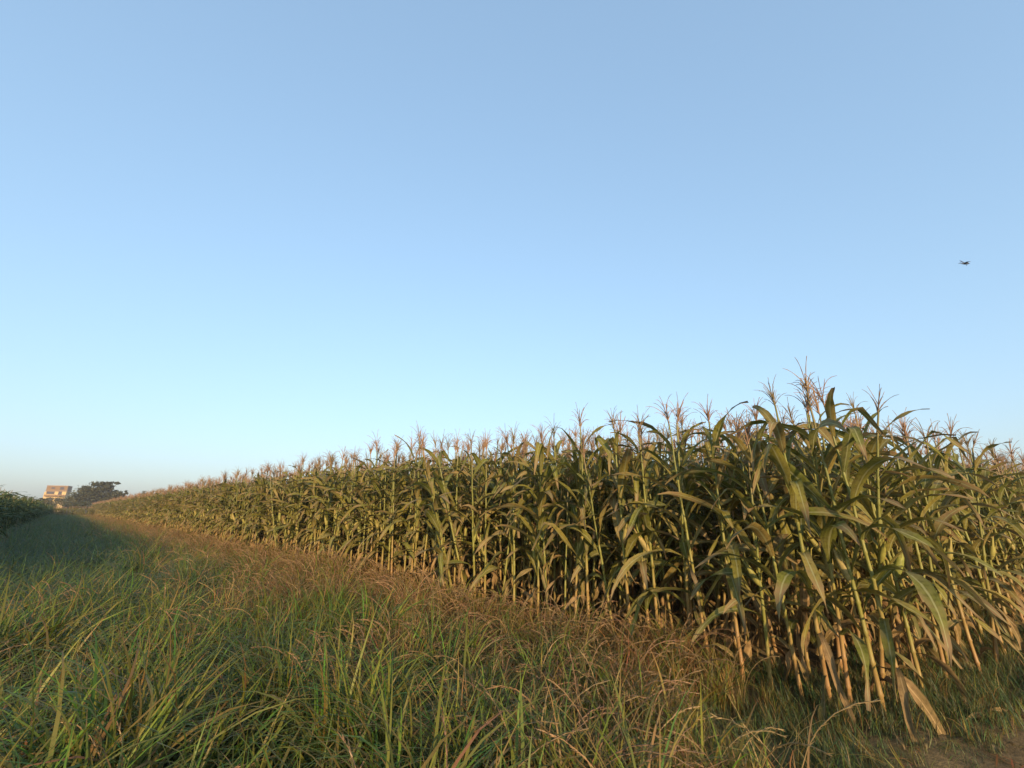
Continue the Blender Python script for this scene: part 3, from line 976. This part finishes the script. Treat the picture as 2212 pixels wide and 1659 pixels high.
build_tree('bush', spot(128, 140), [(-2.4, 3.6, 1.9, 1.7), (0, 4.0, 1.9, 1.5), (2.0, 3.0, 2.0, 1.6), (-4.2, 3.2, 1.8, 1.6)], .2, 2600, .12,
           'brownish green bush in front of the foot of the house', 'bush', M_SHRUB, 34)
build_tree('bush', spot(86, 130), [(-1.6, 3.4, 1.6, 1.6), (0.2, 3.0, 1.7, 1.6), (1.9, 2.6, 1.5, 1.4)], .2, 2200, .12,
           'dark bush between the left crop and the house', 'bush', M_TREE, 35)
build_tree('bush', spot(163, 125), [(-1.3, 2.4, 1.6, 1.4), (.8, 2.6, 1.8, 1.5), (2.6, 2.2, 1.4, 1.3)], .2, 2000, .12,
           'low dark bush under the large spreading tree', 'bush', M_TREE, 36)

# ------------------------------------------------------------------ bird
M_BIRD = plain_mat('bird_feather', (0.06, 0.085, 0.14), .7, 8, .3)
def build_bird():
    c = at(2085, 569, 25)
    e = bpy.data.objects.new('bird', None); COL.objects.link(e)
    e.location = c
    body = MD()
    prof = [(-.34, .008), (-.27, .030), (-.18, .050), (-.05, .072), (.07, .078), (.16, .060), (.21, .042), (.25, .046), (.285, .036), (.31, .014), (.35, .004)]
    tube(body, [(x, 0, .02 * math.sin(x * 5) - (.02 if x < -.2 else 0)) for x, _ in prof], [q for _, q in prof], 8, 0, None, True)
    obj('body', body.mesh('body', [M_BIRD]), e)
    def wing(name, pts, widths):
        md = MD(); vs, fs = [], []
        for (x, y, z), w in zip(pts, widths):
            vs += [(x + w * .35, y, z), (x, y, z + .012), (x - w * .65, y, z - .008), (x, y, z - .010)]
        for i in range(len(pts) - 1):
            for k in range(4):
                fs.append((i * 4 + k, i * 4 + (k + 1) % 4, i * 4 + 4 + (k + 1) % 4, i * 4 + 4 + k))
        fs += [(3, 2, 1, 0), tuple(len(vs) - 4 + k for k in range(4))]
        md.add(vs, fs)
        obj(name, md.mesh(name, [M_BIRD]), e)
    wing('wing', [(.14, .05, .04), (.17, .20, .24), (.24, .34, .42), (.40, .50, .54)], [.20, .18, .14, .04])
    wing('wing', [(.02, -.05, .02), (-.08, -.22, -.02), (-.24, -.40, -.12), (-.44, -.58, -.28)], [.22, .20, .14, .03])
    tail = MD()
    tail.add([(-.30, -.03, .0), (-.30, .03, .0), (-.46, .07, -.03), (-.46, -.07, -.03), (-.30, -.03, .012), (-.30, .03, .012), (-.46, .07, -.02), (-.46, -.07, -.02)],
             [(0, 1, 2, 3), (7, 6, 5, 4), (0, 4, 5, 1), (1, 5, 6, 2), (2, 6, 7, 3), (3, 7, 4, 0)])
    obj('tail', tail.mesh('tail', [M_BIRD]), e)
    feet = MD()
    for y in (-.02, .02):
        tube(feet, [(.10, y, -.05), (.08, y, -.12), (.05, y, -.15)], [.012, .008, .012], 4)
    obj('foot', feet.mesh('foot', [M_BIRD]), e)
    e.rotation_euler = (0, 0, R(8))
    tag(e, 'small dark bird flying with spread wings in the blue sky', 'bird')
build_bird()

# ------------------------------------------------------------------ fallen leaves on the bare ground
rf = random.Random(61)
flat = [make_leaf(random.uniform(.3, .6), random.uniform(.03, .05), R(82), R(98), 1, None, random.uniform(-.5, .5), .012, 600 + i, fold=.5, side=random.uniform(-.8, .8)) for i in range(5)]
flat_me = [m.mesh('fallen_leaf', [M_DRY]) for m in flat]
FALL = [(2090, 1582, 'long pale dry corn leaf lying at the foot of the last plants'), (1930, 1602, 'short dry leaf on the bare ground near the corn corner'),
        (1905, 1640, 'pale dry leaf lying at the bottom edge right of the grass'), (2150, 1622, 'small pale leaf scrap on the bare earth at far right'),
        (1800, 1648, 'dry leaf among low weeds at the bottom of the picture'), (2010, 1648, 'curled dry leaf on bare soil at the bottom edge')]
for i, (u, v, lab) in enumerate(FALL):
    p = px(u, v)
    o = obj('fallen_leaf', flat_me[i % 5], None, (p.x, p.y, lump(p.x, p.y) + .03), (rf.uniform(-.1, .1), rf.uniform(-.05, .1), rf.uniform(-.6, .6) if i == 0 else rf.uniform(0, 6.28)), (1.2 if i == 0 else .55,) * 3)
    tag(o, lab, 'leaf', 'dry leaves fallen on the ground')

# ------------------------------------------------------------------ clods and straw litter on the bare ground
def clod(seed):
    r = random.Random(seed); md = MD(); vs, fs = [], []
    for i, (zz, rr) in enumerate(((-.3, .7), (.15, 1.0), (.6, .6))):
        for k in range(6):
            a = k * math.pi / 3 + .3 * i
            q = rr * r.uniform(.7, 1.25)
            vs.append((q * math.cos(a), q * math.sin(a), zz * r.uniform(.7, 1.2)))
    for i in range(2):
        for k in range(6):
            fs.append((i * 6 + k, i * 6 + (k + 1) % 6, i * 6 + 6 + (k + 1) % 6, i * 6 + 6 + k))
    fs.append(tuple(range(12, 18)))
    return md.add(vs, fs)
def straw(seed):
    r = random.Random(seed); md = MD()
    for k in range(5):
        blade(md, (r.gauss(0, .05), r.gauss(0, .05), .012), r.uniform(0, 6.28), r.uniform(.06, .22), r.uniform(.003, .010), R(84), R(96), 1, tuple(x * r.uniform(.7, 1.2) for x in r.choice(BROWN)), 3)
    return md
clod_coll = make_collection('soil_clod_source', [clod(700 + i).mesh('soil_clod_source', [M_SOIL], False) for i in range(6)])
straw_coll = make_collection('straw_source', [straw(720 + i).mesh('straw_source', [M_GRASS]) for i in range(8)])
for nm, coll, cnt, kinds, smin, smax, lab, cat in (('soil_clods', clod_coll, 1500, 6, .004, .028, 'small soil clods on the trodden ground', 'soil clods'), ('straw_litter', straw_coll, 900, 8, .7, 1.3, 'dry straw litter on the trodden ground below the corn', 'litter')):
    P, Q, S, I = [], [], [], []
    while len(P) < cnt:
        x, y = rf.uniform(.9, 8), rf.uniform(2.2, 7)
        if dirt_amount(x, y) < .4: continue
        if strip_coords(x, y)[0] > 1.5 and strip_coords(x, y)[1] < -1.5: continue
        q = smin + (smax - smin) * rf.random() ** 3
        P.append((x, y, lump(x, y))); Q.append((0, 0, rf.uniform(0, 6.28))); S.append((q, q, q * rf.uniform(.6, 1))); I.append(rf.randrange(kinds))
    tag(scatter(nm, coll, P, Q, S, I), lab, cat, kind='stuff')

# ------------------------------------------------------------------ broad-bladed grass tufts that stand out in the foreground
M_BROAD = grass_material(); M_BROAD.name = 'broad_grass_blade'
BCOL = [(0.115, 0.150, 0.022), (0.150, 0.165, 0.028), (0.100, 0.130, 0.024), (0.135, 0.150, 0.036)]
rb = random.Random(404)
blade_me = []
for i in range(14):
    md = MD()
    blade(md, (0, 0, -.02), 0, rb.uniform(.65, 1.0), rb.uniform(.018, .030), R(rb.uniform(6, 22)), R(rb.uniform(45, 125)), rb.uniform(1.0, 2.0), rb.choice(BCOL), 10, rb.uniform(-1, 1), rb.uniform(-.5, .5), rb.choice(BROWN) if rb.random() < .3 else None)
    blade_me.append(md.mesh('grass_blade', [M_BROAD]))
TUFTS = [(150, 1540, 'in the lower left beside the picture edge'), (340, 1600, 'near the bottom left corner, right of the leftmost tuft'), (520, 1640, 'at the bottom edge below the left third'),
         (560, 1530, 'leaning right in the left foreground'), (700, 1600, 'at the bottom, left of the middle'), (830, 1640, 'spreading its blades low at the bottom left of centre'),
         (960, 1590, 'standing upright in the middle foreground'), (1060, 1500, 'just right of the middle in the foreground'), (1150, 1640, 'at the bottom edge right of the middle'),
         (1300, 1630, 'at the bottom edge below the corn middle'), (690, 1460, 'in the grass left of the middle, mid-distance'), (90, 1440, 'at the left edge, farthest back of the left tufts'),
         (880, 1440, 'in the middle of the grass, farther back'), (1010, 1410, 'below the corn middle, farthest back'), (1430, 1530, 'right of the grass, near the corn foot'), (1560, 1620, 'at the edge of the trodden ground')]
for u, v, where in TUFTS:
    p = px(u, v, .35)
    e = bpy.data.objects.new('grass_tuft', None); COL.objects.link(e)
    e.location = (p.x, p.y, lump(p.x, p.y))
    lean = rb.uniform(.25, .5) if u < 600 else rb.gauss(.05, .12)
    e.rotation_euler = (rb.gauss(0, .08), lean, 0)
    for k in range(rb.randint(7, 11)):
        o = obj('blade', rb.choice(blade_me), e, (rb.gauss(0, .03), rb.gauss(0, .03), 0), (0, 0, rb.uniform(0, 6.28)), (rb.uniform(.75, 1.1),) * 3)
    tag(e, 'broad-bladed light green grass tuft ' + where, 'grass tuft', 'broad-bladed grass tufts in the foreground')

# ------------------------------------------------------------------ evening haze
def build_haze():
    md = MD()
    box(md, (-120, 290, 10.0), (760, 760, 22.0))
    m, N, L = newmat('evening_haze')
    v = N.new('ShaderNodeVolumePrincipled')
    v.inputs['Color'].default_value = (0.93, 0.89, 0.91, 1)
    v.inputs['Density'].default_value = 0.0005
    v.inputs['Anisotropy'].default_value = 0.2
    o = N.new('ShaderNodeOutputMaterial'); L.new(v.outputs[0], o.inputs['Volume'])
    tag(obj('haze', md.mesh('haze', [m], False)), 'thin pale evening haze over the whole field', 'haze', kind='stuff')
build_haze()
